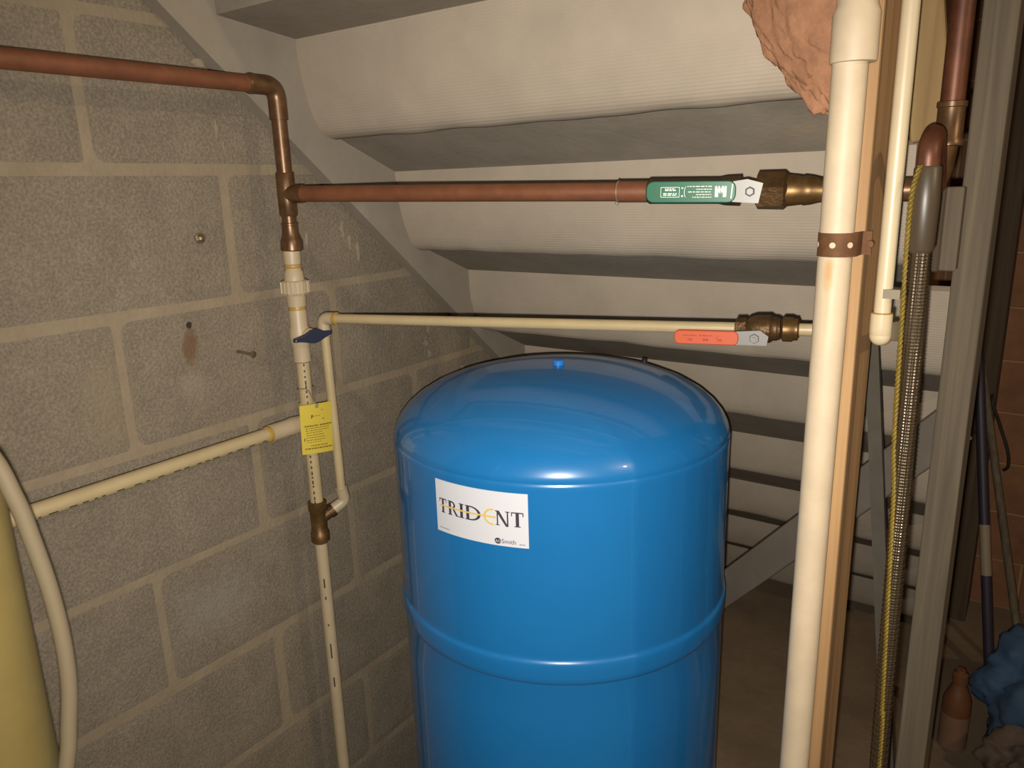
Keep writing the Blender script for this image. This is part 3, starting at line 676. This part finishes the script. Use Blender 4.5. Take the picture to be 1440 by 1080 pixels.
bm = B(); tube(bm, spline([(.125, .783, -.385), (.121, .783, -.366), (.105, .786, -.352), (.085, .783, -.354), (.077, .795, -.356), (.088, .807, -.354), (.105, .800, -.352), (.122, .786, -.368), (.126, .784, -.385)], 5), .0009, 6); link('tie', bm, 'clip', tg)
bm = B(); lathe(bm, tp(.50, .955, .0002), (1, 0, 0), [(0, .0034), (.0012, .0034), (.0012, .0016), (0, .0016)], 14); link('eyelet', bm, 'clip', tg)

# ------------------------------------------------------------------ wood post, white drain pipe, strap
bm = B(); box(bm, (.8755, .866, FLOOR), (.920, .952, CEIL)); bevelled(bm, .003, 2)
tag(link('wood_post', bm, 'wood'), 'tan pine post behind the white drain pipe', 'post')
QR = .0168; QX, QY = .8985, .845
dp = thing('drain_pipe', 'white plastic drain pipe with coupling strapped to the pine post', 'pipe', (QX, QY, FLOOR))
bm = B(); tube(bm, [(QX-.006, QY, FLOOR), (QX+.002, QY, CEIL)], QR, 28); link('tube', bm, 'pvc', dp, smooth=True)
bm = B(); lathe(bm, (QX+.001, QY, .068), (0, 0, 1), [(0, QR), (.0005, QR+.0046), (.003, QR+.0050), (.044, QR+.0050), (.052, QR+.0020), (.066, QR+.0016), (.078, QR+.0050), (.14, QR+.0050), (.142, QR)], 28); link('coupling', bm, 'pvc', dp, smooth=True)
ps = thing('pipe_strap', 'rusty perforated steel strap holding the white drain pipe', 'strap', (QX, QY, -.107))
bm = B(); ring = []; 
for k in range(25):
    a = math.radians(170 + 200*k/24); ring.append((QX+(QR+.0016)*math.cos(a), QY+(QR+.0016)*math.sin(a)))
path = [(QX-QR-.0018, .866)] + ring + [(QX+QR+.0018, .8645), (QX+QR+.0120, .8645)]
zs = (-.118, -.094)
fr = []
for i, (x, y) in enumerate(path):
    p = V((x, y, 0)); q = V((*path[min(i+1, len(path)-1)], 0)) - V((*path[max(i-1, 0)], 0)); nn = V((q.y, -q.x, 0)).normalized()*.0013
    fr.append([bm.verts.new(p+V((0, 0, zs[0]))), bm.verts.new(p+V((0, 0, zs[1]))), bm.verts.new(p+nn+V((0, 0, zs[1]))), bm.verts.new(p+nn+V((0, 0, zs[0])))])
for a, b in zip(fr, fr[1:]):
    for j in range(4): bm.faces.new((a[j], b[j], b[(j+1) % 4], a[(j+1) % 4]))
bm.faces.new(fr[0]); bm.faces.new(fr[-1]); link('band', bm, 'rust', ps)
for deg in (205, 268, 318):
    a = math.radians(deg); n_ = V((math.cos(a), math.sin(a), 0))
    bm = B(); lathe(bm, V((QX, QY, -.106)) + n_*(QR+.0022), n_, [(0, .0030), (.0011, .0030), (.0012, 0)], 14); link('hole', bm, 'pvc', ps)
bm = B(); lathe(bm, (QX+.0275, .8632, -.107), (0, -1, 0), [(0, .0042), (.0025, .0036), (.003, 0)], 12); link('screw_head', bm, 'rust', ps)

# thin white drop pipe right of the post
vp = thing('plastic_drop_pipe', 'thin white plastic pipe dropping to an elbow right of the post', 'pipe', (.9435, .862, -.21))
bm = B(); tube(bm, [(.9435, .862, CEIL), (.9435, .862, -.180)], .0083, 20); link('tube', bm, 'cpvc_white', vp, smooth=True)
bm = B(); tube(bm, fillet([(.9435, .862, -.178), (.9435, .862, -.203), (.9435, .886, -.203)], .014, 8), .0108, 22)
bmesh.ops.create_uvsphere(bm, u_segments=22, v_segments=14, radius=.0107, matrix=Matrix.Translation((.9435, .8635, -.2015)))
link('elbow', bm, 'cpvc_white', vp, smooth=True)
bm = B(); lathe(bm, (.9435, .862, -.1765), (0, 0, -1), [(0, .0085), (.0005, .0105), (.0022, .0105), (.003, .0085)], 22); link('glue_ring', bm, 'glue', vp, smooth=True)
bm = B(); lathe(bm, (.9550, .874, -.198), (.7, -.5, .1), [(0, .006), (.001, .0105), (.003, .0105), (.004, .007)], 18); link('end_cap', bm, 'solder', vp, smooth=True)
bm = B(); box(bm, (.944, .8525, -.161), (.960, .8565, -.1515)); box(bm, (.950, .8565, -.161), (.960, .875, -.1515)); tag(link('pipe_clip', bm, 'clip'), 'small grey clip on the thin white pipe', 'clip')

# ------------------------------------------------------------------ dark hose and yellow cable
hs = thing('flexible_hose', 'dark shiny braided hose hanging down in front of the grey stud', 'hose', (.985, .865, FLOOR))
HP = [(1.004, .866, FLOOR), (.992, .866, -.90), (.985, .866, -.70), (.980, .866, -.45), (.976, .866, -.25), (.972, .866, -.10)]
bm = B(); P = spline(HP, 80); 
tube(bm, P, [.0096 + .00055*(-1)**i for i in range(len(P))], 20); link('braid', bm, 'hose', hs, smooth=True, autosmooth=False)
bm = B(); lathe(bm, (.9725, .866, -.115), (-.01, 0, 1), [(0, .0100), (.004, .0125), (.050, .0135), (.082, .0125), (.084, .0110)], 22); link('collar', bm, 'rubber', hs, smooth=True)
bm = B(); tube(bm, fillet([(.9715, .866, -.04), (.9712, .866, -.012), (.9705, .895, .0), (.968, .940, -.030), (.966, .978, -.052)], .018, 8), .0108, 20); link('copper_bend', bm, 'copper_dark', hs, smooth=True)
YC = [(.966, .857, -.030), (.9625, .848, -.055), (.9624, .847, -.10), (.9649, .846, -.18), (.9691, .846, -.3086), (.974, .847, -.3717), (.9793, .847, -.4973), (.9851, .847, -.632), (.9885, .847, -.708), (1.004, .85, FLOOR)]
bm = B(); P = spline(YC, 24)
P2 = []
for a, b in zip(P, P[1:]):
    n_ = max(1, int((b-a).length/.0018))
    for i in range(n_): P2.append(a.lerp(b, i/n_))
for ph in (0, PI): tube(bm, [p + V((math.cos(ph+p.z*620), math.sin(ph+p.z*620), 0))*.0013 for p in P2], .0016, 8)
tag(link('twisted_cable', bm, 'cable', smooth=True, autosmooth=False), 'yellow twisted cable running down beside the dark hose', 'cable')

# ------------------------------------------------------------------ framing at the right
bm = B(); box(bm, (.978, 1.12, FLOOR), (1.016, 1.209, CEIL)); bevelled(bm, .003, 2)
tag(link('wall_stud', bm, 'grey_wood'), 'grey weathered wooden stud right of the dark hose', 'stud')
bm = B(); box(bm, (.908, 2.56, FLOOR), (.988, 2.715, CEIL)); bevelled(bm, .003, 2)
tag(link('wall_stud', bm, 'dark_wood'), 'dark brown wooden stud against the clay tile wall', 'stud')
bm = B(); mt = Matrix(((1, 0, 0, .944), (0, 1, 0, 1.06), (0, 0, 1, 0), (0, 0, 0, 1))) @ Matrix.Rotation(-.15, 4, 'Y')
box(bm, (-.019, -.01, 0.0), (.024, .01, 1.19), mt); bevelled(bm, .002, 1)
# (the board leans, so it is trimmed at the ceiling)
for v in bm.verts: v.co.z = min(v.co.z, CEIL)
tag(link('leaning_board', bm, 'olive_wood'), 'tan board leaning behind the dark copper pipe', 'board')
t = thing('wood_block', 'short dark wooden block nailed to the grey stud', 'block', (.968, 1.10, -.16))
bm = B(); box(bm, (.946, 1.085, -.158), (.965, 1.119, -.055)); bevelled(bm, .0015, 1); link('dark_piece', bm, 'dark_wood', t)
bm = B(); box(bm, (.965, 1.09, -.157), (.984, 1.121, -.055)); bevelled(bm, .0015, 1); link('grey_piece', bm, 'grey_wood', t)
# diagonal pale board, from the grey stud down behind the tank to the floor
p0, p1 = V((.994, 1.240, -.394)), V((.146, 1.503, -1.400)); dd = (p1-p0); LL = dd.length; x_, y_, _ = frame(dd, (0, 0, 1))
bm = B(); box(bm, (-.030, -.009, 0), (.030, .009, LL), Matrix(((x_.x, y_.x, dd.x/LL, p0.x), (x_.y, y_.y, dd.y/LL, p0.y), (x_.z, y_.z, dd.z/LL, p0.z), (0, 0, 0, 1)))); bevelled(bm, .002, 1)
tag(link('diagonal_board', bm, 'pale_board'), 'pale grey board sloping down behind the blue tank', 'board')
bm = B(); p0, p1 = V((.872, 1.2, -.225)), V((1.012, 1.2, FLOOR)); dd = p1-p0; LL = dd.length; x_, y_, _ = frame(dd, (1, 0, 0))
box(bm, (-.0095, -.006, 0), (.0095, .006, LL), Matrix(((x_.x, y_.x, dd.x/LL, p0.x), (x_.y, y_.y, dd.y/LL, p0.y), (x_.z, y_.z, dd.z/LL, p0.z), (0, 0, 0, 1))))
for v in bm.verts: v.co.z = max(v.co.z, FLOOR)
tag(link('wood_lath', bm, 'lath'), 'narrow dark grey lath leaning behind the white elbow', 'lath')

# pink insulation stuffed beside the drain pipe
bm = B(); bmesh.ops.create_icosphere(bm, subdivisions=6, radius=1)
for v in bm.verts:
    n_ = v.co.normalized(); q = n_.copy()
    d_ = 1 + .13*noise.noise(q*2.2+V((3, 1, 5))) + .09*noise.noise(q*5+V((1, 7, 2))) + .07*noise.noise(q*8) + .02*noise.noise(q*20) + .012*noise.noise(q*60)
    zz = n_.z
    v.co = V((.840 + n_.x*.062*d_*(1-.25*max(0, -zz)), .880 + n_.y*.022*d_, .145 + zz*.116*d_))
    if v.co.z < .145: v.co.x += (0.145-v.co.z)*.30
tag(link('insulation', bm, 'pink', smooth=True, autosmooth=False), 'wad of pink fibreglass insulation beside the white pipe coupling', 'insulation')

# ------------------------------------------------------------------ foreground tubing at the left
bm = B(); tube(bm, [(.345, .195, FLOOR), (.345, .200, -.8), (.345, .202, -.3), (.345, .203, .08)], .046, 40)
tag(link('thick_tube', bm, 'olive_tube', smooth=True), 'thick mustard yellow tube standing near the block wall', 'tube')
bm = B(); P = spline([(.405, .05, .02), (.402, .17, -.135), (.40, .2225, -.225), (.40, .238, -.277), (.40, .2445, -.319), (.40, .250, -.369), (.40, .252, -.419), (.40, .250, -.462), (.40, .243, -.503), (.40, .233, -.546), (.40, .19, -.68), (.41, .14, -.95), (.42, .12, FLOOR+.007)], 10)
tube(bm, P, .0070, 20)
tag(link('tubing', bm, 'pex', smooth=True, autosmooth=False), 'curved cream plastic tubing in front of the mustard tube', 'tubing')

# ------------------------------------------------------------------ clutter on the floor at the right
def pole(name, p0, p1, r, segs, label, cat):
    p0, p1 = V(p0), V(p1); t = thing(name, label, cat, tuple(p0))
    for nm, f0, f1, m, rr in segs:
        bm = B(); tube(bm, [p0.lerp(p1, f0), p0.lerp(p1, f1)], rr, 16); link(nm, bm, m, t, smooth=True)
    return t
pa, pb = (1.078, 2.25, FLOOR), (.9035, 2.5385, -.33)
def fz(z): return (z-FLOOR)/(-.33-FLOOR)
pole('striped_pole', pa, pb, .0075, [('dark_band', 0, fz(-1.135), 'navy', .0135), ('pale_band', fz(-1.135), fz(-1.0), 'pole_white', .0138), ('dark_band', fz(-1.0), 1, 'navy', .0135)], 'pole banded in navy and dull white leaning on the dark brown stud', 'pole')
bm = B(); tube(bm, [(1.162, 2.25, FLOOR), (.945, 2.5385, -.587)], .0105, 14); tag(link('thin_pole', bm, 'grey_wood', smooth=True), 'thin grey pole leaning beside the navy banded pole', 'pole')
bm = B(); tube(bm, spline([(.980, 2.575, -.665), (.983, 2.545, -.692), (1.010, 2.542, -.761), (1.037, 2.535, -.832), (1.043, 2.535, -.876), (1.033, 2.54, -.893)], 8), .0045, 8); tag(link('cord', bm, 'black', smooth=True), 'short black cord hooked on the dark stud', 'cord')
BX, BY = 1.018, 1.93
bt = thing('spray_bottle', 'terracotta plastic bottle with pale label standing on the floor', 'bottle', (BX, BY, FLOOR))
bm = B(); lathe(bm, (BX, BY, FLOOR), (0, 0, 1), [(.0, .029), (.003, .032), (.095, .032)], 24); link('label_wrap', bm, 'bottle_low', bt, smooth=True)
bm = B(); lathe(bm, (BX, BY, FLOOR+.095), (0, 0, 1), [(.0, .032), (.035, .0315), (.062, .022), (.08, .015), (.085, .015)], 24); link('bottle_body', bm, 'bottle', bt, smooth=True)
bm = B(); lathe(bm, (BX, BY, FLOOR+.18), (0, 0, 1), [(.0, .017), (.022, .017), (.025, .011), (.034, .010)], 20); link('cap', bm, 'bottle', bt, smooth=True)
bg = thing('plastic_bag', 'crumpled blue plastic bag of rubbish lying on the floor', 'bag', (1.30, 1.98, FLOOR))
def lump(c, rad, seed, amp=.2, sub=5):
    bm = B(); bmesh.ops.create_icosphere(bm, subdivisions=sub, radius=1)
    for v in bm.verts:
        n_ = v.co.normalized(); s = V((seed, seed*2.1, seed*.7))
        d_ = 1 + amp*noise.noise(n_*1.8+s) + amp*.5*abs(noise.noise(n_*4.5+s)) + amp*.3*abs(noise.noise(n_*10+s)) + amp*.12*noise.noise(n_*22+s)
        v.co = V((c[0]+n_.x*rad[0]*d_, c[1]+n_.y*rad[1]*d_, max(FLOOR, c[2]+n_.z*rad[2]*d_)))
    return bm
link('blue_film', lump((1.25, 2.00, -1.275), (.195, .16, .165), 2.0, .28), 'bag', bg, smooth=True, autosmooth=False)
link('clear_film', lump((1.235, 1.82, -1.34), (.125, .11, .09), 5.0, .32), 'film', bg, smooth=True, autosmooth=False)
bm = B(); box(bm, (-.06, -.004, 0), (.06, .004, .115), Matrix.Translation((1.20, 1.645, FLOOR)) @ Matrix.Rotation(-.3, 4, 'X')); tag(link('card_sheet', bm, 'card'), 'tan card sheet propped against the clear plastic film', 'card')
